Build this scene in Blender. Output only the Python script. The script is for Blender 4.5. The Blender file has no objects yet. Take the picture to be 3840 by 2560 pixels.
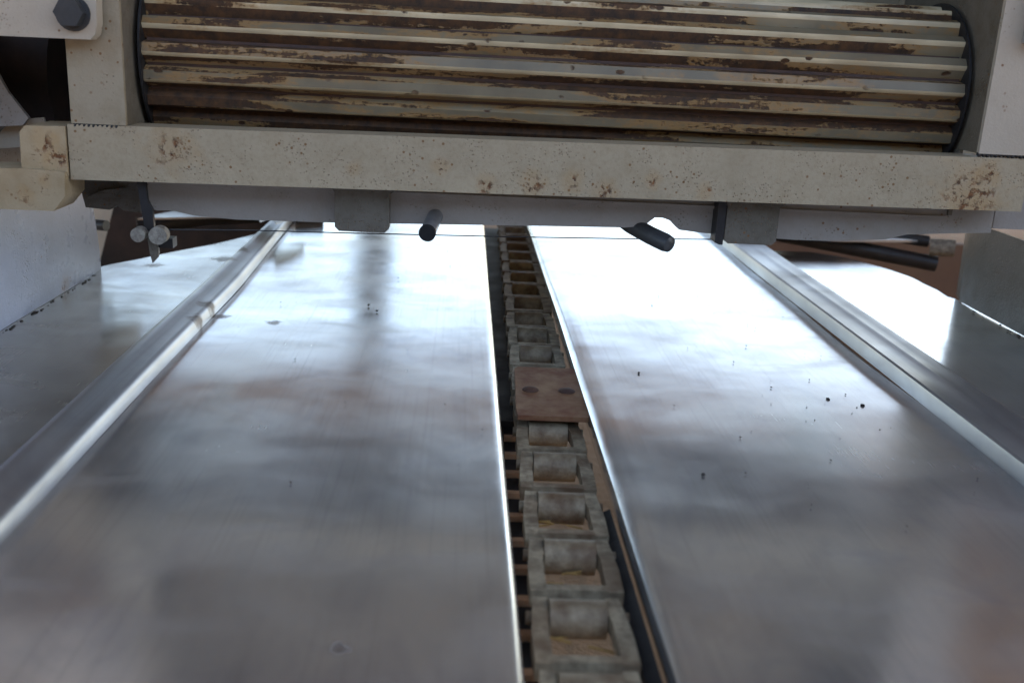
import bpy, bmesh, math, random
from mathutils import Vector, Matrix
random.seed(7)
R = math.radians
scene = bpy.context.scene
C = scene.collection

# ------------------------------------------------------------------ camera
H = 0.30                                   # camera height above the sheet-metal floor
cam_d = bpy.data.cameras.new('camera')
cam = bpy.data.objects.new('camera', cam_d); C.objects.link(cam)
M = Matrix(((0.99782633, -0.03658863, -0.05480777),
            (-0.04213006, 0.28533539, -0.95750132),
            (0.05067226, 0.95772908, 0.28317369)))
# camera axes: columns of M; the camera looks along its own -Z
cam.matrix_world = Matrix.Translation((0, 0, H)) @ M.to_4x4()
cam_d.sensor_width = 36; cam_d.lens = 36 * 1000 / 1024
cam_d.clip_start = 0.01; cam_d.clip_end = 500
cam_d.dof.use_dof = True; cam_d.dof.focus_distance = 0.98; cam_d.dof.aperture_fstop = 6.5
scene.camera = cam

# ------------------------------------------------------------------ sky, sun, exposure
SUN_EL, SUN_AZ = 52.0, 78.0              # azimuth from +Y towards +X (high on the right, outside the shade)
world = bpy.data.worlds.new('World'); scene.world = world; world.use_nodes = True
wn = world.node_tree.nodes; wl = world.node_tree.links
sky = wn.new('ShaderNodeTexSky'); sky.sky_type = 'NISHITA'; sky.sun_disc = False
sky.sun_elevation = R(SUN_EL); sky.sun_rotation = R(SUN_AZ); sky.air_density = 1.0; sky.dust_density = 2.0
sky.altitude = 100
bg = wn['Background']; bg.inputs['Strength'].default_value = 0.15
tint = wn.new('ShaderNodeMix'); tint.data_type = 'RGBA'; tint.blend_type = 'MULTIPLY'   # camera white balance set for shade
tint.inputs[0].default_value = 1; tint.inputs[7].default_value = (1.06, 1.0, .92, 1)
wl.new(sky.outputs[0], tint.inputs[6]); wl.new(tint.outputs[2], bg.inputs['Color'])
sun_d = bpy.data.lights.new('sun', 'SUN'); sun_d.energy = 3.0; sun_d.angle = R(.5); sun_d.color = (1, .95, .86)
sun = bpy.data.objects.new('sun', sun_d); C.objects.link(sun)
sd = Vector((math.cos(R(SUN_EL)) * math.sin(R(SUN_AZ)), math.cos(R(SUN_EL)) * math.cos(R(SUN_AZ)), math.sin(R(SUN_EL))))
sun.rotation_euler = sd.to_track_quat('Z', 'Y').to_euler()
scene.view_settings.view_transform = 'Standard'; scene.view_settings.look = 'None'
scene.view_settings.exposure = 2.1; scene.view_settings.gamma = 1.0
scene.cycles.max_bounces = 8; scene.cycles.use_denoising = True
scene.cycles.sample_clamp_indirect = 6

# ------------------------------------------------------------------ helpers
def finish(bm, name, mat, parent=None, smooth=False, bevel=0, seg=2, weld=True):
    if bevel:
        es = [e for e in bm.edges if len(e.link_faces) == 2 and e.calc_face_angle(0) > R(30)]
        bmesh.ops.bevel(bm, geom=es, offset=bevel, segments=seg, profile=.5, affect='EDGES', clamp_overlap=True)
    bmesh.ops.recalc_face_normals(bm, faces=bm.faces[:])
    me = bpy.data.meshes.new(name); bm.to_mesh(me); bm.free()
    if smooth or bevel:
        for p in me.polygons: p.use_smooth = True
        me.set_sharp_from_angle(angle=R(38))
    for m_ in (mat if isinstance(mat, (list, tuple)) else [mat]): me.materials.append(m_)
    o = bpy.data.objects.new(name, me); C.objects.link(o)
    if parent: o.parent = parent
    return o

def box(bm, x0, x1, y0, y1, z0, z1, mtx=None):
    vs = [bm.verts.new((x, y, z)) for x in (x0, x1) for y in (y0, y1) for z in (z0, z1)]
    if mtx:
        for v in vs: v.co = mtx @ v.co
    for f in ((0, 1, 3, 2), (4, 6, 7, 5), (0, 4, 5, 1), (2, 3, 7, 6), (0, 2, 6, 4), (1, 5, 7, 3)):
        bm.faces.new([vs[i] for i in f])
    return vs

def prism(bm, pts, y0, y1, axis='y', nseg=1, mtx=None):
    """closed outline pts (a,b) extruded along an axis"""
    def P(a, b, t):
        return {'y': (a, t, b), 'x': (t, a, b), 'z': (a, b, t)}[axis]
    rings = []
    for k in range(nseg + 1):
        t = y0 + (y1 - y0) * k / nseg
        rings.append([bm.verts.new(P(a, b, t)) for a, b in pts])
    n = len(pts)
    for k in range(nseg):
        for i in range(n):
            bm.faces.new((rings[k][i], rings[k][(i + 1) % n], rings[k + 1][(i + 1) % n], rings[k + 1][i]))
    bm.faces.new(rings[0]); bm.faces.new(rings[-1][::-1])
    if mtx:
        for r_ in rings:
            for v in r_: v.co = mtx @ v.co
    return rings

def tube(bm, p0, p1, r0, r1=None, n=20, cap=True):
    p0, p1 = Vector(p0), Vector(p1); r1 = r0 if r1 is None else r1
    q = (p1 - p0).to_track_quat('Z', 'Y')
    a = [bm.verts.new(p0 + q @ Vector((r0 * math.cos(2 * math.pi * i / n), r0 * math.sin(2 * math.pi * i / n), 0))) for i in range(n)]
    b = [bm.verts.new(p1 + q @ Vector((r1 * math.cos(2 * math.pi * i / n), r1 * math.sin(2 * math.pi * i / n), 0))) for i in range(n)]
    for i in range(n): bm.faces.new((a[i], a[(i + 1) % n], b[(i + 1) % n], b[i]))
    if cap: bm.faces.new(a[::-1]); bm.faces.new(b)

def path_tube(bm, pts, rad, n=8):
    pts = [Vector(p) for p in pts]; rings = []
    for i, p in enumerate(pts):
        d = (pts[min(i + 1, len(pts) - 1)] - pts[max(i - 1, 0)]).normalized()
        q = d.to_track_quat('Z', 'Y'); r_ = rad(i / (len(pts) - 1)) if callable(rad) else rad
        rings.append([bm.verts.new(p + q @ Vector((r_ * math.cos(2 * math.pi * k / n), r_ * math.sin(2 * math.pi * k / n), 0))) for k in range(n)])
    for a, b in zip(rings, rings[1:]):
        for k in range(n): bm.faces.new((a[k], a[(k + 1) % n], b[(k + 1) % n], b[k]))
    bm.faces.new(rings[0][::-1]); bm.faces.new(rings[-1])

def sheet(bm, prof, y0, y1, th=.0015, ny=24, wob=None, x_at=None):
    """open profile [(x,z)...] swept along y, given thickness downwards/outwards"""
    n = len(prof)
    nor = []
    for i in range(n):
        a = prof[max(i - 1, 0)]; b = prof[min(i + 1, n - 1)]
        d = Vector((b[0] - a[0], b[1] - a[1])).normalized(); nor.append((d.y * th, -d.x * th))
    top, bot = [], []
    for k in range(ny + 1):
        y = y0 + (y1 - y0) * k / ny
        t_, b_ = [], []
        for (x, z), (nx, nz) in zip(prof, nor):
            dz = wob(x, y) if wob else 0
            t_.append(bm.verts.new((x, y, z + dz))); b_.append(bm.verts.new((x + nx, y, z + nz + dz)))
        top.append(t_); bot.append(b_)
    for k in range(ny):
        for i in range(n - 1):
            bm.faces.new((top[k][i], top[k][i + 1], top[k + 1][i + 1], top[k + 1][i]))
            bm.faces.new((bot[k][i], bot[k + 1][i], bot[k + 1][i + 1], bot[k][i + 1]))
        bm.faces.new((top[k][0], top[k + 1][0], bot[k + 1][0], bot[k][0]))
        bm.faces.new((top[k][-1], bot[k][-1], bot[k + 1][-1], top[k + 1][-1]))
    for i in range(n - 1):
        bm.faces.new((top[0][i], bot[0][i], bot[0][i + 1], top[0][i + 1]))
        bm.faces.new((top[-1][i], top[-1][i + 1], bot[-1][i + 1], bot[-1][i]))

def thing(name, label, cat, loc=(0, 0, 0), group=None):
    o = bpy.data.objects.new(name, None); C.objects.link(o); o.location = loc
    o['label'] = label; o['category'] = cat
    if group: o['group'] = group
    return o
def tag(o, label=None, cat=None, group=None, kind=None):
    if label: o['label'] = label
    if cat: o['category'] = cat
    if group: o['group'] = group
    if kind: o['kind'] = kind
    return o

# ------------------------------------------------------------------ materials
class NT:
    def __init__(s, name):
        s.m = bpy.data.materials.new(name); s.m.use_nodes = True
        s.t = s.m.node_tree; s.n = s.t.nodes; s.l = s.t.links; s.p = s.n['Principled BSDF']
        s.co = s.n.new('ShaderNodeTexCoord'); s.geo = s.n.new('ShaderNodeNewGeometry')
    def pos(s, scale=(1, 1, 1), rnd=False, obj=False):
        mp = s.n.new('ShaderNodeMapping'); mp.inputs['Scale'].default_value = scale
        s.l.new(s.co.outputs['Object'] if obj else s.geo.outputs['Position'], mp.inputs['Vector'])
        if rnd:
            oi = s.n.new('ShaderNodeObjectInfo'); cx = s.n.new('ShaderNodeCombineXYZ')
            mu = s.math('MULTIPLY', oi.outputs['Random'], 37.0)
            s.l.new(mu, cx.inputs[0]); s.l.new(mu, cx.inputs[2]); s.l.new(cx.outputs[0], mp.inputs['Location'])
        return mp.outputs[0]
    def noise(s, vec, sc, det=4, rough=.55, dist=0):
        t = s.n.new('ShaderNodeTexNoise'); t.inputs['Scale'].default_value = sc; t.inputs['Detail'].default_value = det
        t.inputs['Roughness'].default_value = rough; t.inputs['Distortion'].default_value = dist
        s.l.new(vec, t.inputs['Vector']); return t.outputs['Fac']
    def voro(s, vec, sc, rnd=1):
        t = s.n.new('ShaderNodeTexVoronoi'); t.inputs['Scale'].default_value = sc; t.inputs['Randomness'].default_value = rnd
        s.l.new(vec, t.inputs['Vector']); return t
    def math(s, op, a, b=0.0, c=None, clamp=False):
        t = s.n.new('ShaderNodeMath'); t.operation = op; t.use_clamp = clamp
        for i, v in enumerate((a, b, c)):
            if v is None: continue
            if isinstance(v, (int, float)): t.inputs[i].default_value = v
            else: s.l.new(v, t.inputs[i])
        return t.outputs[0]
    def ramp(s, fac, lo, hi, a=0.0, b=1.0):
        t = s.n.new('ShaderNodeMapRange'); t.clamp = True
        t.inputs[1].default_value = lo; t.inputs[2].default_value = hi; t.inputs[3].default_value = a; t.inputs[4].default_value = b
        s.l.new(fac, t.inputs[0]); return t.outputs[0]
    def mix(s, fac, a, b):
        t = s.n.new('ShaderNodeMix'); t.data_type = 'RGBA'
        for i, v in ((0, fac), (6, a), (7, b)):
            if isinstance(v, tuple): t.inputs[i].default_value = (*v, 1)
            elif isinstance(v, (int, float)): t.inputs[i].default_value = v
            else: s.l.new(v, t.inputs[i])
        return t.outputs[2]
    def set(s, k, v):
        if isinstance(v, tuple): s.p.inputs[k].default_value = (*v, 1)
        elif isinstance(v, (int, float)): s.p.inputs[k].default_value = v
        else: s.l.new(v, s.p.inputs[k])
    def bump(s, h, dist, strength=1.0, prev=None):
        b = s.n.new('ShaderNodeBump'); b.inputs['Distance'].default_value = dist; b.inputs['Strength'].default_value = strength
        s.l.new(h, b.inputs['Height'])
        if prev: s.l.new(prev, b.inputs['Normal'])
        return b.outputs[0]
    def blob(s, cen, rad, vec=None, wob=.5, sc=120):
        """soft-edged irregular spot round a point: 1 inside, 0 outside"""
        d = s.n.new('ShaderNodeVectorMath'); d.operation = 'DISTANCE'
        s.l.new(vec or s.geo.outputs['Position'], d.inputs[0]); d.inputs[1].default_value = cen
        nz = s.noise(s.geo.outputs['Position'], sc, 3, .6)
        dd = s.math('ADD', s.math('DIVIDE', d.outputs['Value'], rad), s.math('MULTIPLY', s.math('SUBTRACT', nz, .5), wob * 4))
        return s.ramp(dd, .4, 1.15, 1, 0)

def old_paint(name, base, rust=.5, spots=.5, dark=(.055, .03, .018), blobs=(), rough=.5, pit=1.0, grime=.35):
    t = NT(name); P = t.pos()
    big = t.noise(P, 7, 4, .6); fine = t.noise(P, 160, 4, .65); med = t.noise(P, 38, 5, .6)
    col = t.mix(t.ramp(big, .35, .7), tuple(c * .86 for c in base), base)
    col = t.mix(t.math('MULTIPLY', t.ramp(med, .45, .72), grime), col, tuple(c * q for c, q in zip(base, (.62, .56, .45))))
    col = t.mix(t.math('MULTIPLY', t.ramp(t.noise(P, 260, 3, .7), .48, .66), .30 * max(spots, .2)), col, tuple(c * q for c, q in zip(base, (.50, .44, .36))))
    # fine brown speckles: voronoi dots gated by noise
    v = t.voro(P, 330); dots = t.ramp(v.outputs['Distance'], .16, .30, 1, 0)
    gate = t.ramp(t.noise(P, 26, 3, .6), .56 - .14 * spots, .66 - .08 * spots)
    dm = t.math('MULTIPLY', dots, gate)
    col = t.mix(t.math('MULTIPLY', dm, .6), col, (.16, .10, .05))
    v2 = t.voro(P, 120); d2 = t.ramp(t.math('ADD', v2.outputs['Distance'], t.math('MULTIPLY', fine, .12)), .17, .24, 1, 0)
    g2 = t.ramp(t.noise(P, 15, 2), .60 - .12 * spots, .64 - .12 * spots)
    m2 = t.math('MULTIPLY', d2, g2)
    col = t.mix(t.math('MULTIPLY', m2, .85), col, (.17, .075, .022))
    rm = t.ramp(t.math('ADD', t.math('MULTIPLY', big, .6), t.math('MULTIPLY', t.noise(P, 60, 5, .7), .4)), .68 - .16 * rust, .72 - .16 * rust)
    for cen, rad in blobs:
        b1 = t.blob(cen, rad, sc=130); b2 = t.blob(cen, rad * 1.5, sc=60)
        col = t.mix(t.math('MULTIPLY', b2, .22), col, (.40, .22, .06))
        rm = t.math('MAXIMUM', rm, t.math('MULTIPLY', b1, t.ramp(t.noise(P, 150, 4, .6), .50, .58)))
    rc = t.mix(t.ramp(fine, .35, .65), dark, (.22, .09, .03))
    col = t.mix(rm, col, rc)
    t.set('Base Color', col)
    t.set('Roughness', t.math('ADD', rough, t.math('MULTIPLY', t.math('SUBTRACT', med, .5), .3)))
    h = t.math('SUBTRACT', t.math('MULTIPLY', fine, .35), t.math('ADD', rm, dm))
    nb = t.bump(t.noise(P, 420, 3, .6), .0006 * pit, .5)
    t.set('Normal', t.bump(h, .0008, .8, nb)); t.set('Specular IOR Level', .35)
    return t.m

def rib_paint(name, lean, k=1.0):
    """cream paint flaking off rusty bars, chips stretched along the bar; lean = how much has flaked"""
    t = NT(name); P = t.pos((1, 1, 1)); L = t.pos((.16, 1, 1))
    fine = t.noise(P, 190, 4, .6)
    lng = t.noise(L, 34, 6, .62, .4); lng2 = t.noise(L, 110, 5, .65)
    run = t.noise(t.pos((.10, .55, .55)), 30, 2, .5)
    base = t.mix(t.ramp(t.noise(P, 20, 3), .3, .7), tuple(k * c for c in (.31, .255, .16)), tuple(k * c for c in (.20, .165, .105)))
    base = t.mix(t.math('MULTIPLY', t.ramp(lng2, .50, .72), .35), base, (.28, .17, .07))
    edge = t.math('ADD', t.math('ADD', t.math('MULTIPLY', lng, .55), t.math('MULTIPLY', run, .45)), t.math('MULTIPLY', t.math('SUBTRACT', fine, .5), .10))
    th = .60 - lean
    chip = t.ramp(edge, th, th + .018)
    halo = t.ramp(edge, th - .045, th + .0)
    v = t.voro(t.pos((.6, 1, 1)), 70); dots = t.ramp(t.math('ADD', v.outputs['Distance'], t.math('MULTIPLY', fine, .2)), .25, .30, 1, 0)
    dots = t.math('MULTIPLY', dots, t.ramp(t.noise(P, 24, 2), .48, .54))
    col = t.mix(t.math('MULTIPLY', halo, .7), base, (.32, .17, .05))
    rc = t.mix(t.ramp(t.noise(P, 90, 4, .7), .35, .7), (.034, .021, .013), (.11, .05, .018))
    m_ = t.math('MAXIMUM', chip, dots)
    col = t.mix(m_, col, rc)
    t.set('Base Color', col); t.set('Roughness', t.math('ADD', .42, t.math('MULTIPLY', m_, .3)))
    t.set('Normal', t.bump(t.math('SUBTRACT', t.math('MULTIPLY', fine, .3), m_), .0012, .8)); t.set('Specular IOR Level', .4)
    return t.m

def metal(name, base=(.76, .75, .73), r0=.13, r1=.25, wave=1.0, stain=1.0, metallic=.86, blobs=()):
    t = NT(name); P = t.pos(); SX = t.pos((.6, 1.1, 1)); SY = t.pos((9, .05, 1))
    big = t.noise(P, 4.2, 4, .6, .6); sm = t.noise(SX, 16, 3, .5, .6); sc = t.noise(SY, 70, 3, .6)
    md = t.noise(P, 22, 5, .6)
    col = t.mix(t.ramp(big, .30, .72), base, tuple(c * .86 for c in base))
    DG = t.noise(t.pos((.9, .5, 1)), 20, 5, .62, 1.2)
    col = t.mix(t.math('MULTIPLY', t.ramp(DG, .46, .68), .45), col, tuple(c * q for c, q in zip(base, (.62, .64, .70))))
    col = t.mix(t.math('MULTIPLY', t.ramp(t.noise(P, 3.1, 3, .5), .5, .72), .25), col, tuple(c * q for c, q in zip(base, (.92, .80, .66))))
    col = t.mix(t.math('MULTIPLY', t.ramp(t.noise(t.pos((14, .22, 1)), 26, 2, .5), .54, .70), .22), col, tuple(c * .55 for c in base))
    smd = t.math('MULTIPLY', t.ramp(sm, .50, .85), .30 * stain)
    col = t.mix(smd, col, (.30, .27, .23))
    sp = t.voro(P, 95); dots = t.math('MULTIPLY', t.ramp(sp.outputs['Distance'], .07, .12, 1, 0), t.ramp(t.noise(P, 11, 2), .64, .68))
    col = t.mix(t.math('MULTIPLY', dots, .6 * stain), col, (.12, .07, .045))
    for cen, rad in blobs:
        b1 = t.blob(cen, rad, sc=90, wob=.6)
        col = t.mix(t.math('MULTIPLY', b1, .85), col, (.10, .065, .045)); smd = t.math('MAXIMUM', smd, t.math('MULTIPLY', b1, .9))
    t.set('Base Color', col); t.set('Metallic', t.math('SUBTRACT', metallic, t.math('MULTIPLY', smd, .5)))
    ro = t.math('ADD', t.ramp(t.math('ADD', t.math('MULTIPLY', big, .8), t.math('MULTIPLY', sm, .2)), .36, .64, r0, r1),
                t.math('MULTIPLY', t.ramp(sc, .5, .75), .03))
    t.set('Roughness', t.math('ADD', ro, t.math('MULTIPLY', smd, .12)))
    n1 = t.bump(t.noise(P, 4.5, 2, .4), .0035 * wave, .5)
    n2 = t.bump(t.noise(P, 13, 2, .5), .0005 * wave, .5, n1)
    t.set('Normal', n2)
    return t.m

def simple(name, base, rough=.6, var=.3, sc=60, bump=.0006, metallic=0.0, alt=None, spec=.4, rnd=0):
    t = NT(name); P = t.pos(rnd=rnd > 0); n = t.noise(P, sc, 5, .65)
    col = t.mix(t.ramp(n, .35, .65), base, alt or tuple(c * (1 - var) for c in base))
    if rnd:
        oi = t.n.new('ShaderNodeObjectInfo')
        col = t.mix(t.ramp(t.noise(P, sc * .25, 3), .45, .7), col, tuple(c * q for c, q in zip(alt, (.8, .55, .4))))
        col = t.mix(t.math('MULTIPLY', oi.outputs['Random'], rnd), col, alt)
    t.set('Base Color', col); t.set('Roughness', t.ramp(t.noise(P, sc * .6, 3), .3, .7, rough - .1, rough + .1)); t.set('Metallic', metallic)
    t.set('Normal', t.bump(t.noise(P, sc * 2.5, 4, .7), bump, .7)); t.set('Specular IOR Level', spec)
    return t.m

CREAM = (.41, .335, .225)
m_beam = old_paint('cream_paint_beam', CREAM, rust=.12, spots=.8,
                   blobs=(((-.262, .92, .195), .016), ((.474, .92, .186), .026), ((.482, .92, .178), .016), ((.02, .92, .176), .007), ((.13, .92, .175), .009), ((.225, .92, .178), .006), ((.489, .92, .206), .010), ((.10, .92, .182), .008),
                          ((.175, .92, .187), .006), ((-.10, .92, .187), .005), ((.065, .92, .176), .010), ((-.02, .92, .192), .006)))
m_post = old_paint('cream_paint_post', (.36, .30, .21), rust=.05, spots=.35, blobs=(((.497, .92, .238), .010),), grime=.5)
m_bracket = old_paint('pale_paint_bracket', (.48, .41, .32), rust=.05, spots=.1, grime=.15)
m_clamp = old_paint('stained_cream_paint', (.42, .325, .20), rust=.10, spots=.2,
                    blobs=(((-.372, .92, .196), .010), ((-.362, .92, .185), .010), ((-.39, .915, .148), .007), ((-.372, .915, .165), .005)), grime=.6)
m_bar = old_paint('grey_paint_bar', (.34, .31, .275), rust=.06, spots=.3, grime=.3)
m_tab = old_paint('speckled_paint_tab', (.14, .125, .10), rust=.15, spots=1.2, grime=.6)
m_wall = old_paint('white_wall_paint', (.37, .41, .52), rust=-.2, spots=.0, rough=.30, pit=.9, grime=.12,  # the sky's blue cast is put into the white paint colour
                   blobs=(((-.455, 1.15, .004), .010),))
m_wall2 = old_paint('grey_wall_paint', (.15, .145, .14), rust=-.2, spots=.0, rough=.42, pit=1.2, grime=.15)
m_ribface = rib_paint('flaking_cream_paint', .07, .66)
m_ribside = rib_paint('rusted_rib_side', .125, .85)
m_ribedge = rib_paint('rib_edge_highlight', .015, 2.1)  # edge highlight put into the colour; flats are toned darker beside it
m_rust = simple('dark_rust', (.045, .028, .024), .75, alt=(.08, .04, .025))
m_metal = metal('worn_galvanised_sheet', blobs=(((-.368, 1.464, 0), .012), ((-.20, 1.053, 0), .009), ((-.055, .448, 0), .006), ((-.260, 1.069, 0), .010)))
m_pan = metal('shiny_outer_sheet', (.60, .59, .58), .10, .22, wave=1.3, blobs=(((-.368, 1.464, 0), .012), ((-.32, 1.36, 0), .014)))
m_pan_dull = metal('dull_outer_sheet', (.36, .345, .32), .15, .27, wave=2.2, stain=2.0, blobs=(((-.368, 1.464, 0), .012), ((-.32, 1.36, 0), .018), ((-.40, 1.30, 0), .012)))  # darker, rougher and more stained than the right outer sheet
m_metal_edge = metal('folded_edge', (.38, .39, .42), .30, .42, wave=.5, stain=.7, blobs=(((-.267, 1.069, .012), .014), ((-.267, 1.015, .010), .013), ((-.303, 1.29, .015), .012), ((-.303, 1.35, .015), .018)))
m_chain = simple('dusty_chain_iron', (.38, .33, .22), .72, sc=90, alt=(.14, .115, .075), bump=.0018, rnd=.5)
m_barrel = simple('rusty_barrel_iron', (.30, .26, .175), .6, sc=80, alt=(.12, .09, .055), bump=.0014, rnd=.5)
m_plate = simple('rusty_plate_iron', (.12, .042, .018), .75, sc=40, alt=(.21, .125, .065), bump=.001)
m_dark = simple('black_steel', (.022, .021, .022), .5, var=.4, sc=50)
m_black = simple('black_rubber', (.012, .012, .013), .7)
m_bolt = simple('blackened_bolt', (.03, .032, .035), .45, alt=(.05, .05, .05))
m_nut = simple('oxidised_bolt_head', (.30, .28, .23), .6, alt=(.13, .11, .09), sc=140, bump=.001)
m_pin = simple('grey_steel_pin', (.35, .36, .38), .35, metallic=.7)
m_soil = simple('bare_brown_soil', (.30, .20, .12), .95, alt=(.24, .155, .09), sc=9, bump=.02)
m_bark = simple('bark', (.07, .055, .04), .9, sc=18, bump=.02)
m_leaf = simple('leaf', (.06, .095, .03), .6, sc=4, alt=(.035, .06, .02), bump=.0)
m_chip = simple('dark_grain', (.035, .028, .024), .8)
m_straw = simple('straw', (.36, .24, .08), .7)
m_beige = simple('beige_strut_paint', (.62, .54, .42), .6, var=.1)
m_brown = simple('brown_plate', (.05, .03, .024), .6, alt=(.018, .014, .012), sc=14)
m_roof = simple('old_tin', (.30, .27, .23), .6, alt=(.20, .14, .09), sc=5, bump=.002)
m_wood = simple('old_timber', (.16, .11, .07), .8, sc=12)
m_added_board = simple('added_board_paint', (.17, .095, .055), .7, sc=6, alt=(.13, .07, .045))
m_block_wall = simple('block_wall_render', (.13, .10, .075), .85, sc=4, alt=(.10, .08, .06), bump=.004)
m_gap_strip = simple('tan_ground', (.42, .26, .15), .8)
m_flange_shade = old_paint('shaded_flange', (.17, .145, .11), rust=.5, spots=.6, grime=.8)  # shade inside the posts is put into this dark colour
m_tin = metal('dented_dark_sheet', (.42, .43, .45), .22, .5, wave=2.0, stain=1.5)

# ------------------------------------------------------------------ ground
bm = bmesh.new(); bmesh.ops.create_grid(bm, x_segments=2, y_segments=2, size=150)
for v in bm.verts: v.co.z = -.62
tag(finish(bm, 'ground', m_soil), kind='structure')

# ------------------------------------------------------------------ the sheet-metal feed table
table = thing('feed_table', 'worn silvery sheet metal feed table with a chain slot and two raised folds', 'feed table', (.1, .9, 0))
def child(o, root):
    o.parent = root; o.matrix_parent_inverse = Matrix.Translation(root.location).inverted(); return o
def wobL(x, y): return .0008 * math.sin(5.1 * y + 9 * x) + .0006 * math.sin(13 * y - 4 * x + 1)
Y0, Y1 = .12, 1.95
def lin(a, b, n): return [a + (b - a) * i / n for i in range(n + 1)]
# left pan: from fold to slot, edge rolled down
bm = bmesh.new()
prof = [(x, 0) for x in lin(-.300, .030, 12)] + [(.0345, -.0004), (.0378, -.0018), (.0396, -.0045), (.0402, -.009), (.040, -.035)]
sheet(bm, prof, Y0, Y1, wob=wobL, ny=40)
child(finish(bm, 'floor_panel', m_metal, smooth=True), table)
bm = bmesh.new()
prof = [(.1245, -.038), (.1175, -.013), (.118, -.005), (.122, -.0015), (.128, 0)] + [(x, 0) for x in lin(.14, .4317, 12)]
sheet(bm, prof, Y0, Y1, wob=lambda x, y: wobL(x + .7, y * 1.1), ny=40)
child(finish(bm, 'floor_panel', m_metal, smooth=True), table)
# folds
bm = bmesh.new()
prof = [(-0.3041, 0.0006), (-0.3037, 0.007), (-0.3027, 0.0115), (-0.3007, 0.015), (-0.2976, 0.0172), (-0.2935, 0.0178), (-0.2888, 0.0168), (-0.284, 0.015), (-0.2792, 0.014), (-0.2752, 0.0138), (-0.2721, 0.0134), (-0.2697, 0.0115), (-0.2682, 0.008), (-0.2673, 0.004), (-0.267, 0.0006)]
sheet(bm, prof, Y0, Y1 + .0, ny=30, wob=lambda x, y: .0007 * math.sin(9 * y))
for v in bm.verts:
    if v.co.y > 1.2: v.co.x -= .012 * (v.co.y - 1.2) / .45 * (v.co.x + .3041) / .037
child(finish(bm, 'raised_fold', m_metal_edge, smooth=True), table)
bm = bmesh.new()
prof = [(0.4319, 0.0006), (0.4325, 0.0125), (0.4334, 0.0152), (0.4357, 0.0166), (0.4386, 0.0162), (0.4495, 0.015), (0.4613, 0.0148), (0.4642, 0.0158), (0.4672, 0.015), (0.4781, 0.0148), (0.484, 0.0155), (0.4869, 0.0148), (0.489, 0.0118), (0.49, 0.0006)]
sheet(bm, prof, Y0, Y1, ny=30, wob=lambda x, y: .0006 * math.sin(7 * y + 1))
child(finish(bm, 'raised_fold', m_metal_edge, smooth=True), table)
# outer pans with ragged, slanting far edges
def pan(name, outline, mat, z=0.0, nx=8):
    """outline: function y-> (xa, xb); strips in y"""
    bm = bmesh.new(); rows = []
    ys = outline['ys']
    for y in ys:
        xa, xb = outline['f'](y)
        rows.append([(xa + (xb - xa) * i / nx, y) for i in range(nx + 1)])
    top = [[bm.verts.new((x, y, z + wobL(x * 1.7, y * 1.3) * 1.2)) for x, y in r_] for r_ in rows]
    bot = [[bm.verts.new((v.co.x, v.co.y, v.co.z - .0015)) for v in r_] for r_ in top]
    for a in range(len(rows) - 1):
        for i in range(nx):
            bm.faces.new((top[a][i], top[a][i + 1], top[a + 1][i + 1], top[a + 1][i]))
            bm.faces.new((bot[a][i], bot[a + 1][i], bot[a + 1][i + 1], bot[a][i + 1]))
        bm.faces.new((top[a][0], top[a + 1][0], bot[a + 1][0], bot[a][0]))
        bm.faces.new((top[a][-1], bot[a][-1], bot[a + 1][-1], top[a + 1][-1]))
    for i in range(nx):
        bm.faces.new((top[0][i], bot[0][i], bot[0][i + 1], top[0][i + 1]))
        bm.faces.new((top[-1][i], top[-1][i + 1], bot[-1][i + 1], bot[-1][i]))
    return child(finish(bm, name, mat, smooth=True), table)
def interp(pts, y):
    for (y0, x0), (y1, x1) in zip(pts, pts[1:]):
        if y <= y1: return x0 + (x1 - x0) * (y - y0) / (y1 - y0)
    return pts[-1][1]
LE = [(Y0, -.470), (1.255, -.470), (1.29, -.456), (1.33, -.430), (1.393, -.399), (1.46, -.362), (1.56, -.318), (1.6, -.302)]
pan('outer_panel', {'ys': lin(Y0, 1.24, 24) + lin(1.255, 1.6, 24), 'f': lambda y: (interp(LE, y), -.3040)}, m_pan_dull)
RE = [(Y0, .69), (1.27, .69), (1.309, .672), (1.38, .670), (1.445, .664), (1.50, .645), (1.545, .628), (1.575, .605), (1.597, .575)]
pan('outer_panel', {'ys': lin(Y0, 1.30, 24) + lin(1.309, 1.597, 16), 'f': lambda y: (.4902, interp(RE, y) + .0015 * math.sin(90 * y))}, m_pan)
# side walls
bm = bmesh.new()
prof = lin(0, .105, 5)
def wall(x, th, y0, y1, z1, far, mat, name, curl=0):
    bm = bmesh.new(); ny, nz = 26, 8; a_, b_ = [], []
    for k in range(ny + 1):
        ra, rb = [], []
        for j in range(nz + 1):
            z = .0005 + z1 * j / nz
            yy = y0 + (y1 + far(z) - y0) * k / ny
            xx = x + curl * max(0, (yy - (y1 - .05)) / .05) ** 2 + .0012 * math.sin(11 * yy + 30 * z)
            ra.append(bm.verts.new((xx, yy, z))); rb.append(bm.verts.new((xx + th, yy, z)))
        a_.append(ra); b_.append(rb)
    for k in range(ny):
        for j in range(nz):
            bm.faces.new((a_[k][j], a_[k][j + 1], a_[k + 1][j + 1], a_[k + 1][j]))
            bm.faces.new((b_[k][j], b_[k + 1][j], b_[k + 1][j + 1], b_[k][j + 1]))
        bm.faces.new((a_[k][-1], b_[k][-1], b_[k + 1][-1], a_[k + 1][-1])); bm.faces.new((a_[k][0], a_[k + 1][0], b_[k + 1][0], b_[k][0]))
    for j in range(nz):
        bm.faces.new((a_[0][j], b_[0][j], b_[0][j + 1], a_[0][j + 1])); bm.faces.new((a_[-1][j], a_[-1][j + 1], b_[-1][j + 1], b_[-1][j]))
    return child(finish(bm, name, mat, smooth=True), table)
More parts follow.
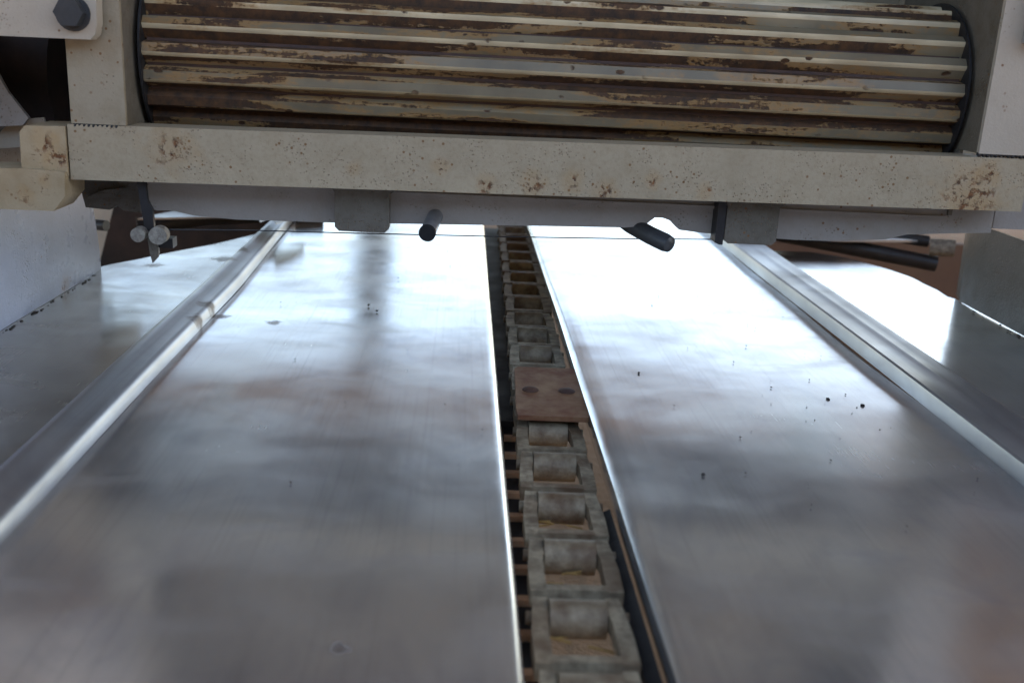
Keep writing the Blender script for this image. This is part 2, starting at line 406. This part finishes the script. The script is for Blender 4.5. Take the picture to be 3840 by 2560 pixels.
tag(wall(-.456, -.003, .25, 1.257, .125, lambda z: -.012 * (z / .1) ** 2 + .008, m_wall, 'side_wall'), 'lumpy white painted side wall at the left')
tag(wall(.672, .003, .25, 1.315, .107, lambda z: .006 - .02 * (z / .1) ** 2 + .02 * (z / .1), m_wall2, 'side_wall', curl=.012), 'smooth grey side wall at the right')
# crumbs of dirt along the foot of each wall
bm = bmesh.new()
for k in range(70):
    s_ = k % 2; y = random.uniform(.95, 1.24); x = -.4535 + random.uniform(0, .004) if s_ else .669 - random.uniform(0, .004)
    r_ = random.uniform(.0006, .0017)
    bmesh.ops.create_icosphere(bm, subdivisions=1, radius=r_, matrix=Matrix.Translation((x, y, r_ * .5)) @ Matrix.Diagonal((1, random.uniform(1, 3), .6, 1)))
tag(finish(bm, 'dirt_crumbs', m_chip), kind='stuff', label='dark dirt crumbs along the feet of the side walls')
# torn end of the left fold
bm = bmesh.new()
pts = [(-.303, 1.50), (-.300, 1.58), (-.262, 1.62), (-.262, 1.66), (-.245, 1.56), (-.255, 1.50), (-.27, 1.46), (-.285, 1.51), (-.295, 1.47)]
prism(bm, pts, .033, .0345, axis='z')
child(finish(bm, 'torn_flap', m_tin), table)
# dark guide bars and blocks under the slot
bm = bmesh.new(); prism(bm, [(.1085, -.060), (.124, -.060), (.1212, -.036), (.1165, -.022), (.1085, -.026)], .30, .665)
child(finish(bm, 'guide_bar', m_black, bevel=.001), table)
blk = None
for k in range(16):
    if blk is None:
        bm = bmesh.new(); box(bm, -.006, .008, -.0165, .0165, -.012, .010)
        blk = child(finish(bm, 'rail_block', m_black, bevel=.0015), table); o = blk
    else:
        o = blk.copy(); C.objects.link(o)
    o.location = (.046 + .0006 * k, .40 + .0405 * k, -.062)
    if k == 0:
        bm = bmesh.new(); box(bm, -.006, .011, -.0032, .0032, -.012, .0125); gap_strip = child(finish(bm, 'lit_gap_strip', m_gap_strip), table); o2 = gap_strip  # tan strips stand in for lit ground seen between the blocks
    else:
        o2 = gap_strip.copy(); C.objects.link(o2)
    o2.location = (.046 + .0006 * k, .42025 + .0405 * k, -.060)
bm = bmesh.new(); box(bm, .030, .042, .30, 1.7, -.09, -.045)
child(finish(bm, 'guide_rail', m_dark, bevel=.001), table)
bm = bmesh.new(); prism(bm, [(.0425, -.046), (.115, -.046), (.115, -.052), (.0425, -.052)], .90, 1.95)
child(finish(bm, 'slot_darkening_plate', m_black, bevel=.001), table)  # plate put in to darken the gaps round the far links

# ------------------------------------------------------------------ chain
chain = thing('conveyor_chain', 'dusty iron link chain running in the slot between the two sheet metal floor panels', 'chain', (.078, .467, -.02))
PITCH = .0752
link = None
def link_frame(bm):
    # open casting: two offset side bars, near end bar; y from 0 (near) to PITCH (far)
    W = .029
    for s in (-1, 1):
        prism(bm, [(s * W, .0020), (s * (W - .0100), .0020), (s * (W - .0100), .045), (s * (W - .0112), .051), (s * (W - .0112), .0712), (s * (W - .0025), .0712), (s * (W - .0010), .052), (s * (W + .0004), .030)], -.011, .0, axis='z')
    box(bm, -W + .0098, W - .0098, .0022, .0088, -.010, .0008)
SKEW = R(-.85)
def clink(i): return Vector((0.0 - 0, 0, 0))
links = []
def place(o, i):
    y = i * PITCH
    o.location = (math.sin(-SKEW) * y + random.uniform(-.0004, .0004), y + random.uniform(-.0005, .0005), random.uniform(-.0006, .0006))
    o.rotation_euler = (random.uniform(-.012, .012), 0, SKEW + random.uniform(-.012, .012))
for i in range(-4, 20):
    if link is None:
        bm = bmesh.new(); link_frame(bm); link = finish(bm, 'link', m_chain, bevel=.0016, seg=2); link.parent = chain
        bm = bmesh.new(); tube(bm, (-.0172, .0600, -.0080), (.0172, .0600, -.0080), .0118, n=22)
        bar = finish(bm, 'barrel', m_barrel, bevel=.0012); bar.parent = link
        bm = bmesh.new(); tube(bm, (-.031, .058, -.0065), (.031, .058, -.0065), .0042, n=10)
        pin = finish(bm, 'pin', m_barrel, bevel=.0006); pin.parent = link
        place(link, i); links.append(link)
    else:
        o = link.copy(); C.objects.link(o); o.parent = chain
        for src in (bar, pin):
            b = src.copy(); C.objects.link(b); b.parent = o
        place(o, i); links.append(o)
# attachment plate bolted across two links
bm = bmesh.new()
prism(bm, [(-.031, .0), (.031, .0), (.033, .02), (.034, .128), (.030, .134), (-.026, .134), (-.030, .128), (-.032, .02)], .0, .0045, axis='z')
pl = finish(bm, 'attachment_plate', m_plate, bevel=.0012); pl.parent = chain
yp = .349; pl.location = (math.sin(-SKEW) * yp + .003, yp, .0075); pl.rotation_euler = (R(.5), 0, SKEW)
tag(pl, 'square rusty plate bolted across the chain')
for sx in (-.017, .017):
    bm = bmesh.new(); bmesh.ops.create_uvsphere(bm, u_segments=14, v_segments=7, radius=.008, matrix=Matrix.Translation((sx, .066, .0045)) @ Matrix.Diagonal((1, 1, .35, 1)))
    rv = finish(bm, 'rivet', m_rust, smooth=True); rv.parent = pl

# ------------------------------------------------------------------ roller
ax = Vector((0, 1.036, .275)); XL, XR = -.294, .470
RO = .0835; NR = 21; RI = RO - .0105
roller = thing('fluted_roller', 'fluted feed roller with flaking cream paint and rusty grooves above the crossbeam', 'roller', (.088, ax.y, ax.z))
bm = bmesh.new(); tube(bm, (XL - .088 + .002, 0, 0), (XR - .088 - .002, 0, 0), RI, n=84)
o = finish(bm, 'drum', m_rust, smooth=True); o.parent = roller
bm = bmesh.new(); tube(bm, (XL - .088 - .05, 0, 0), (XR - .088 + .05, 0, 0), .018, n=24)
o = finish(bm, 'axle', m_dark, smooth=True); o.parent = roller
for x in (XL - .088 - .0022, XR - .088 + .0002):
    bm = bmesh.new(); tube(bm, (x, 0, 0), (x + .002, 0, 0), RO + .0035, n=64)
    o = finish(bm, 'gap_shade_disc', m_dark, smooth=True); o.parent = roller  # black disc stands in for the shaded gap at each roller end
rib = None
for k in range(NR):
    if rib is None:
        bm = bmesh.new(); per = 2 * math.pi / NR
        # profile in (angle, radius): local up = outwards (z)
        w = RO * per
        P = [(-w * .40, RI - .002), (-w * .13, RO - .0034), (-w * .07, RO - .0010), (w * .01, RO), (w * .33, RO - .0028), (w * .42, RI - .002)]
        nseg = 1
        rings = prism(bm, [(a, b) for a, b in P], XL - .088, XR - .088, axis='x')
        bm.faces.ensure_lookup_table()
        for f in bm.faces:
            c = f.calc_center_median(); n_ = f.normal
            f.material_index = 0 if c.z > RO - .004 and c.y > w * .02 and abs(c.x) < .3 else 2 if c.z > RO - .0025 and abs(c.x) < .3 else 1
        rib = finish(bm, 'rib', [m_ribface, m_ribside, m_ribedge]); rib.parent = roller; o = rib
        for p in rib.data.polygons: p.use_smooth = True
        rib.data.set_sharp_from_angle(angle=R(32))
    else:
        o = rib.copy(); C.objects.link(o); o.parent = roller
    o.rotation_euler = (2 * math.pi * (k + .12) / NR, 0, 0)

# ------------------------------------------------------------------ frame round the roller
frame = thing('roller_frame', 'cream painted steel frame with a rust spotted crossbeam in front of the fluted roller', 'machine frame', (.09, .94, .17))
def fp(o, label=None):
    child(o, frame)
    if label: o['label'] = label
    return o
bm = bmesh.new()
xa, xb = -.352, .5275
vs = box(bm, xa, xb, .92, .958, .1655, .2145)
for v in vs:
    v.co.z += .0085 * (v.co.x - xa) / (xb - xa) - (.001 if v.co.x < 0 else 0)
fp(finish(bm, 'crossbeam', m_beam, bevel=.0042, seg=3))
# posts: U-channel, front web plus inner flange
def post(x0, x1, inner, z0, mat, lab):
    bm = bmesh.new()
    box(bm, x0, x1, .9195, .9245, z0, .62)
    o = fp(finish(bm, 'post', mat, bevel=.0016), lab)
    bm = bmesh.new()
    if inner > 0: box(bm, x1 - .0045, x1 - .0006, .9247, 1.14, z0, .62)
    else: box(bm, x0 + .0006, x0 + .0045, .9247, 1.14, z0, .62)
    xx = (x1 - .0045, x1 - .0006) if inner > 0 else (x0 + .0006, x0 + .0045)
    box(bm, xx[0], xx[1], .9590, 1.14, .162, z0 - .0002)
    fp(finish(bm, 'inner_flange', m_flange_shade, bevel=.0008), 'inner flange, its shade put into a dark brown colour')
    return o
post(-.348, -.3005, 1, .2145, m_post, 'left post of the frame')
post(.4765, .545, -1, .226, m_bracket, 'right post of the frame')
# side plates closing the roller ends (dark gap either side)
for x0, x1 in ((-.301, -.2965), (.4735, .478)):
    bm = bmesh.new(); box(bm, x0, x1, 1.141, 1.30, .15, .62); fp(finish(bm, 'end_plate', m_post, bevel=.001))
bm = bmesh.new(); box(bm, -.36, .56, .93, 1.32, .622, .627); fp(finish(bm, 'hood_plate', m_post, bevel=.001))
bm = bmesh.new(); box(bm, -.2955, .4725, 1.145, 1.150, .16, .60); fp(finish(bm, 'back_plate', m_post, bevel=.001))  # unseen plate, extended down to keep rear light off the roller
bm = bmesh.new(); box(bm, -.298, .475, .9585, 1.135, .158, .161); fp(finish(bm, 'bounce_block_plate', m_bar, bevel=.0008))  # plate added under the roller to block light bounced off the floor
# weld beads
for (x0, x1, z) in ((-.345, -.302, .2135), (.478, .53, .2255)):
    bm = bmesh.new(); n = int((x1 - x0) / .004)
    for k in range(n):
        bmesh.ops.create_icosphere(bm, subdivisions=1, radius=.0028, matrix=Matrix.Translation((x0 + k * .004, .922, z + random.uniform(-.0006, .0006))))
    fp(finish(bm, 'weld_bead', m_dark, smooth=True))
# bolted bracket plate at the top left
bm = bmesh.new()
prism(bm, [(-.52, .285), (-.320, .2865), (-.3155, .291), (-.3135, .300), (-.312, .345), (-.312, .42), (-.52, .42)], .9, .915, axis='y')
fp(finish(bm, 'bracket_plate', m_bracket, bevel=.003, seg=3), 'pale bracket plate with one hex bolt at upper left')
bm = bmesh.new(); tube(bm, (-.333, .889, .3075), (-.333, .9005, .3075), .0122, n=6)
fp(finish(bm, 'hex_bolt', m_bolt, bevel=.0012))
bm = bmesh.new(); tube(bm, (-.3325, .8985, .307), (-.3325, .9, .307), .0145, n=24)
fp(finish(bm, 'washer', m_bolt, bevel=.0004))
bm = bmesh.new(); box(bm, .497, .56, .905, .919, .325, .40)
fp(finish(bm, 'bracket_plate', m_bar, bevel=.003), 'grey bracket plate at upper right')
# stained clamp block and flange at the left end of the beam
bm = bmesh.new()
prism(bm, [(-.394, .170), (-.393, .205), (-.388, .2105), (-.3535, .2115), (-.3535, .168)], .918, .975, axis='y')
fp(finish(bm, 'end_block', m_clamp, bevel=.003, seg=3))
bm = bmesh.new()
prism(bm, [(-.52, .1365), (-.3665, .1365), (-.3555, .150), (-.354, .172), (-.39, .1735), (-.52, .169)], .912, .96, axis='y')
fp(finish(bm, 'flange_block', m_clamp, bevel=.0022))
# lower rear bar: curved-ended plate
bm = bmesh.new()
xs = [(-.305, .132), (-.300, .150), (-.29, .172), (.50, .178), (.525, .178), (.525, .142), (.497, .1405), (.46, .138), (.44, .1365), (.42, .131), (.38, .1275), (.33, .1265),
      (.235, .1295), (.213, .1315), (.204, .140), (.196, .1425), (.188, .1425), (.178, .134), (.16, .1315), (.06, .129), (-.124, .124), (-.215, .123), (-.255, .125), (-.275, .129), (-.29, .1285)]
prism(bm, [(x, z + (.004 if .12 < z < .15 else 0)) for x, z in xs][::-1], .962, .9583 + .0257, axis='y')
fp(finish(bm, 'rear_bar', m_bar, bevel=.0035, seg=3), 'grey lower bar behind the crossbeam')
for cx, z0, dz in ((-.094, .1235, .042), (.279, .1275, .042)):
    bm = bmesh.new(); w = .0255
    prism(bm, [(cx - w, z0 + .004), (cx - w + .004, z0), (cx + w - .004, z0), (cx + w, z0 + .004), (cx + w, z0 + dz - .006), (cx + w + .007, z0 + dz), (cx - w - .004, z0 + dz), (cx - w, z0 + dz - .006)], .944, .961, axis='y')
    fp(finish(bm, 'tab', m_tab, bevel=.0014))
bm = bmesh.new(); prism(bm, [(.2445, .128), (.2445, .169), (.2525, .169), (.2525, .126), (.249, .126)], .943, .9615); fp(finish(bm, 'tab_shade_strip', m_dark, bevel=.001))  # black strip stands in for the dark left side face of the tab
# pins
bm = bmesh.new(); tube(bm, (-.022, .985, .1435), (-.031, .925, .1295), .0073, n=24)
pn = fp(finish(bm, 'pin', m_pin, bevel=.001), 'grey pin with a black end')
bm = bmesh.new(); tube(bm, (-.031, .925, .1295), (-.0316, .9215, .1287), .0080, n=24); o = finish(bm, 'pin_end', m_black, bevel=.001); o.parent = pn
bm = bmesh.new(); path_tube(bm, [(.155, 1.00, .143), (.168, .975, .136), (.184, .955, .130), (.196, .94, .1265), (.1995, .936, .1255), (.201, .934, .125)], lambda t: .0088 if t < .75 else .0078 if t < .9 else .004, n=20)
fp(finish(bm, 'rubber_peg', m_bolt, smooth=True), 'slanting peg with a rounded end under the lower bar')

# side housings above the side walls
bm = bmesh.new(); prism(bm, [(.94, .135), (1.30, .096), (1.42, .096), (1.42, .30), (.94, .30)], -.50, -.457, axis='x')
fp(finish(bm, 'side_housing', m_bar, bevel=.002))
bm = bmesh.new(); prism(bm, [(.93, .140), (1.30, .108), (1.40, .128), (1.40, .30), (.93, .30)], .674, .70, axis='x')
fp(finish(bm, 'side_housing', m_bar, bevel=.002))
bm = bmesh.new(); box(bm, .5275, .672, .965, 1.05, .150, .185); fp(finish(bm, 'end_block', m_bar, bevel=.003))

# wedge and lug below the left end of the beam
bm = bmesh.new(); prism(bm, [(-.372, .158), (-.30, .166), (-.298, .132), (-.312, .1245), (-.330, .1265), (-.336, .131), (-.343, .1265), (-.366, .128)], .988, 1.01, axis='y')
prism(bm, [(-.362, .139), (-.345, .147), (-.325, .150), (-.334, .143), (-.355, .136)], .980, .9878, axis='y')
fp(finish(bm, 'cast_lug', m_tab, bevel=.003))
bm = bmesh.new(); tube(bm, (-.51, 1.32, .050), (-.457, 1.30, .051), .0070, n=20)
fp(finish(bm, 'bolt_end', m_bolt, bevel=.001))

# ------------------------------------------------------------------ hanging strap with clamp
strap = thing('strap_hanger', 'black steel strap hanging below the left end of the crossbeam with a pointed tip', 'hanger', (-.291, .932, .16))
def ch(o, root, label=None):
    child(o, root)
    if label: o['label'] = label
    return o
bm = bmesh.new(); prism(bm, [(-.2975, .166), (-.2895, .166), (-.2885, .147), (-.2845, .139), (-.2835, .118), (-.292, .117), (-.2945, .140)], .930, .935, axis='y')
ch(finish(bm, 'strap', m_dark, bevel=.0008), strap)
bm = bmesh.new(); prism(bm, [(-.2905, .118), (-.2815, .118), (-.2805, .098), (-.2815, .094), (-.2865, .0885), (-.2885, .098)], .929, .9335, axis='y')
ch(finish(bm, 'blade_tip', m_tab, bevel=.0006), strap)
for x, r_ in ((-.2955, .0066), (-.2775, .0082)):
    bm = bmesh.new(); tube(bm, (x, .919, .1165), (x, .930, .1165), r_, n=22)
    o = ch(finish(bm, 'bolt', m_nut, bevel=.0012), strap)
bm = bmesh.new(); box(bm, -.285, -.2675, .931, .945, .103, .112); ch(finish(bm, 'clamp_block', m_dark, bevel=.001), strap)

# thin wire
bm = bmesh.new(); path_tube(bm, [(-.272, .936, .1195), (-.2, .95, .1195), (-.1, .955, .120), (.05, .96, .122), (.16, .962, .1245), (.262, .965, .1275)], .0006, n=6)
tag(finish(bm, 'wire', m_dark), 'thin dark wire stretched under the lower bar from the strap to the right tab', 'wire')

# ------------------------------------------------------------------ arms seen behind the table
arm = thing('lever_arm', 'dark steel lever arm with pale knob beyond the right metal floor panel', 'lever', (.65, 1.62, 0))
bm = bmesh.new(); path_tube(bm, [(.47, 1.66, .03), (.55, 1.645, .017), (.66, 1.63, .003), (.79, 1.60, -.012)], .013, n=12)
ch(finish(bm, 'arm', m_dark, smooth=True), arm)
bm = bmesh.new(); path_tube(bm, [(.50, 1.70, .038), (.62, 1.68, .030), (.70, 1.66, .026), (.79, 1.64, .018)], .010, n=12)
ch(finish(bm, 'upper_arm', m_dark, smooth=True), arm)
bm = bmesh.new(); tube(bm, (.775, 1.60, .016), (.81, 1.585, .018), .014, n=18)
ch(finish(bm, 'knob', m_nut, bevel=.003), arm)
bm = bmesh.new(); prism(bm, [(.50, 1.60), (.62, 1.59), (.76, 1.615), (.62, 1.66), (.50, 1.67)], .020, .024, axis='z')
ch(finish(bm, 'cover_strip', m_tin, bevel=.001), arm)

plate = thing('rear_frame', 'dark brown rusted frame plate in the gap behind the left metal floor', 'machine frame', (-.5, 1.8, -.1))
bm = bmesh.new(); prism(bm, [(-.70, -.30), (-.60, .03), (-.36, .04), (-.30, .03), (-.26, .0), (-.30, -.30)], 1.78, 1.80, axis='y')
ch(finish(bm, 'plate', m_brown, bevel=.002), plate)
bm = bmesh.new(); path_tube(bm, [(-.52, 1.62, -.01), (-.42, 1.66, .006), (-.30, 1.70, .01), (-.24, 1.72, .01)], .016, n=12)
ch(finish(bm, 'rail', m_dark, smooth=True), plate)
bm = bmesh.new(); prism(bm, [(-.50, 1.56), (-.36, 1.62), (-.27, 1.70), (-.24, 1.75), (-.36, 1.74), (-.46, 1.66)], .012, .015, axis='z')
ch(finish(bm, 'cover_strip', m_tin, bevel=.001), plate)

board = thing('added_brown_board', 'brown board put in over the bright ground beyond the right metal floor panel', 'board', (.8, 2.3, -.3))
bm = bmesh.new(); box(bm, .46, 1.5, 2.30, 2.33, -.55, -.10); ch(finish(bm, 'added_board_panel', m_added_board, bevel=.002), board)  # board put in to hide sunlit ground too bright for this gap
bm = bmesh.new(); box(bm, .70, .76, 2.27, 2.2995, -.55, -.11); ch(finish(bm, 'added_board_batten', m_added_board, bevel=.002), board)

strut = thing('beige_strut', 'slanting beige painted strut in the gap between the white side wall and the brown plate', 'strut', (-.66, 1.9, -.3))
bm = bmesh.new(); prism(bm, [(-.79, -.5), (-.70, -.5), (-.585, .10), (-.72, .10)], 1.86, 1.90, axis='y')
ch(finish(bm, 'bar', m_beige, bevel=.002), strut)

# upper left: dark cavity with an old disc, and a pale panel
cav = thing('drive_housing', 'dark oily drive housing open behind the left post under the bolted bracket', 'housing', (-.42, 1.1, .25))
bm = bmesh.new(); box(bm, -.60, -.31, 1.20, 1.205, .17, .42); ch(finish(bm, 'back_plate', m_brown, bevel=.001), cav)
bm = bmesh.new(); tube(bm, (-.47, 1.10, .245), (-.41, 1.10, .245), .07, n=30); ch(finish(bm, 'sprocket', m_brown, bevel=.003), cav)
bm = bmesh.new(); prism(bm, [(-.47, .20), (-.414, .205), (-.408, .212), (-.425, .235), (-.438, .262), (-.47, .262)], .975, .98, axis='y'); ch(finish(bm, 'guard_panel', m_bar, bevel=.001), cav)
bm = bmesh.new(); prism(bm, [(-.47, .178), (-.395, .186), (-.40, .212), (-.43, .208), (-.448, .19)], .99, .993, axis='y'); ch(finish(bm, 'guard_lip', m_bracket, bevel=.001), cav)

# ------------------------------------------------------------------ seeds and chaff on the floor
bm = bmesh.new()
for k in range(80):
    if random.random() < .72: x, y = random.gauss(.33, .07), random.uniform(.60, 1.45)
    else: x, y = random.uniform(-.22, .03), random.uniform(.6, 1.5)
    if not (-.235 < x < .03 or .135 < x < .405): continue
    r_ = random.choice((.0004, .0005, .0006, .0008))
    bmesh.ops.create_icosphere(bm, subdivisions=1, radius=r_, matrix=Matrix.Translation((x, y, .0014 + r_ * .4)) @ Matrix.Rotation(random.uniform(0, 3), 4, 'Z') @ Matrix.Diagonal((1, random.uniform(1, 2.2), .7, 1)))
for x, y, r_ in ((.187, .68, .0016), (.345, .86, .0018), (.372, .845, .002), (.178, .92, .0012), (-.105, 1.14, .0014), (-.093, 1.115, .0014)):
    bmesh.ops.create_icosphere(bm, subdivisions=2, radius=r_, matrix=Matrix.Translation((x, y, r_ * .7)) @ Matrix.Diagonal((1, 1.3, .8, 1)))
tag(finish(bm, 'chaff', m_chip, smooth=True), kind='stuff', label='dark seeds and chaff scattered over the metal floor')
bm = bmesh.new()
for k in range(60):
    y = random.uniform(.47, .72); x = .078 + (y - .45) * .015 + random.uniform(-.016, .016)
    a = random.uniform(-.5, .5); l = random.uniform(.004, .010)
    mt = Matrix.Translation((x, y, -.034 + random.uniform(-.004, .002))) @ Matrix.Rotation(a, 4, 'Z') @ Matrix.Rotation(random.uniform(-.3, .3), 4, 'Y')
    box(bm, -l, l, -.0007, .0007, -.0004, .0004, mt)
tag(finish(bm, 'straw_bits', m_straw), kind='stuff', label='yellow straw bits caught in the chain')

# ------------------------------------------------------------------ tree beyond the machine (mirrored in the floor)
def tree(x, y, h, r_trunk, crown_r, crown_z, n, label):
    root = thing('tree', label, 'tree', (x, y, -.62))
    bm = bmesh.new()
    path_tube(bm, [(x, y, -.62), (x + .04, y, h * .3), (x - .03, y + .05, h * .65), (x + .05, y, h)], lambda t: r_trunk * (1 - .6 * t), n=12)
    for k in range(7):
        a = k * 2.4; z = h * (.45 + .07 * k)
        path_tube(bm, [(x, y, z), (x + .5 * crown_r * math.cos(a), y + .5 * crown_r * math.sin(a), z + .35 * crown_r), (x + .9 * crown_r * math.cos(a), y + .9 * crown_r * math.sin(a), z + .5 * crown_r)], lambda t: r_trunk * .35 * (1 - .7 * t), n=7)
    ch(finish(bm, 'trunk', m_bark, smooth=True), root)
    bm = bmesh.new(); rnd = random.Random(int(x * 10) + 5)
    clumps = [(rnd.uniform(-1, 1), rnd.uniform(-1, 1), rnd.uniform(-.8, .9)) for _ in range(34)]
    for k in range(n):
        c = clumps[rnd.randrange(len(clumps))]
        p = Vector((x, y, crown_z)) + Vector(c) * crown_r * .8 + Vector((rnd.gauss(0, 1), rnd.gauss(0, 1), rnd.gauss(0, 1))) * crown_r * .16
        q = Vector((rnd.gauss(0, 1), rnd.gauss(0, 1), rnd.gauss(0, 1))).to_track_quat('Z', 'Y'); s = rnd.uniform(.04, .09)
        bm.faces.new([bm.verts.new(p + q @ Vector(v)) for v in ((-s, 0, 0), (0, -s * .5, 0), (s, 0, 0), (0, s * .5, 0))])
    o = finish(bm, 'crown', m_leaf); o['kind'] = 'stuff'; ch(o, root)
tree(-.75, 8.0, 5.0, .20, 1.9, 4.2, 9000, 'leafy tree standing beyond the machine on the left')

# ------------------------------------------------------------------ unseen open-sided roof, added to shade the machine
roof = thing('shade_roof', 'unseen low tin roof added to shade the machine', 'roof', (0, 3, 2.0))
bm = bmesh.new(); n = 90; xs_ = lin(-7, 7, n)
def roof_z(x, y): return 2.0 + .012 * (y + 1.2)
fa, ba = [], []
for i, x in enumerate(xs_):
    zz = .018 if i % 2 else -.018; ye = 8.5 - .10 * (x + 7)
    fa.append([bm.verts.new((x, y, roof_z(x, y) + zz)) for y in (-.05, 3.0, ye)])
    ba.append([bm.verts.new((x, y, roof_z(x, y) + zz + .003)) for y in (-.05, 3.0, ye)])
for i in range(n):
    for j in range(2):
        bm.faces.new((fa[i][j], fa[i + 1][j], fa[i + 1][j + 1], fa[i][j + 1])); bm.faces.new((ba[i][j], ba[i][j + 1], ba[i + 1][j + 1], ba[i + 1][j]))
ch(finish(bm, 'shade_roof_sheet', m_roof), roof)
for y in (.05, 1.8, 4.6, 6.7):
    bm = bmesh.new(); box(bm, -6.9, 6.9, y, y + .06, roof_z(0, y) - .14, roof_z(0, y) - .022); ch(finish(bm, 'shade_roof_rafter', m_wood, bevel=.003), roof)
for x in (-6.6, 6.6):
    for y in (.05, 6.7):
        bm = bmesh.new(); box(bm, x - .06, x + .06, y - .06, y - .001, -.62, roof_z(0, y) - .03); ch(finish(bm, 'shade_roof_post', m_wood, bevel=.003), roof)

bm = bmesh.new(); prism(bm, [(-2.45, -.62), (-2.25, -.62), (-2.25, 1.35), (-2.20, 1.36), (-2.20, 1.42), (-2.50, 1.42), (-2.50, 1.36), (-2.45, 1.35)], -7, 7, axis='x')  # unseen wall, added to keep low sky light off the roller
tag(finish(bm, 'sky_block_wall', m_block_wall), 'unseen brown wall added behind the camera to block low sky light', 'wall')
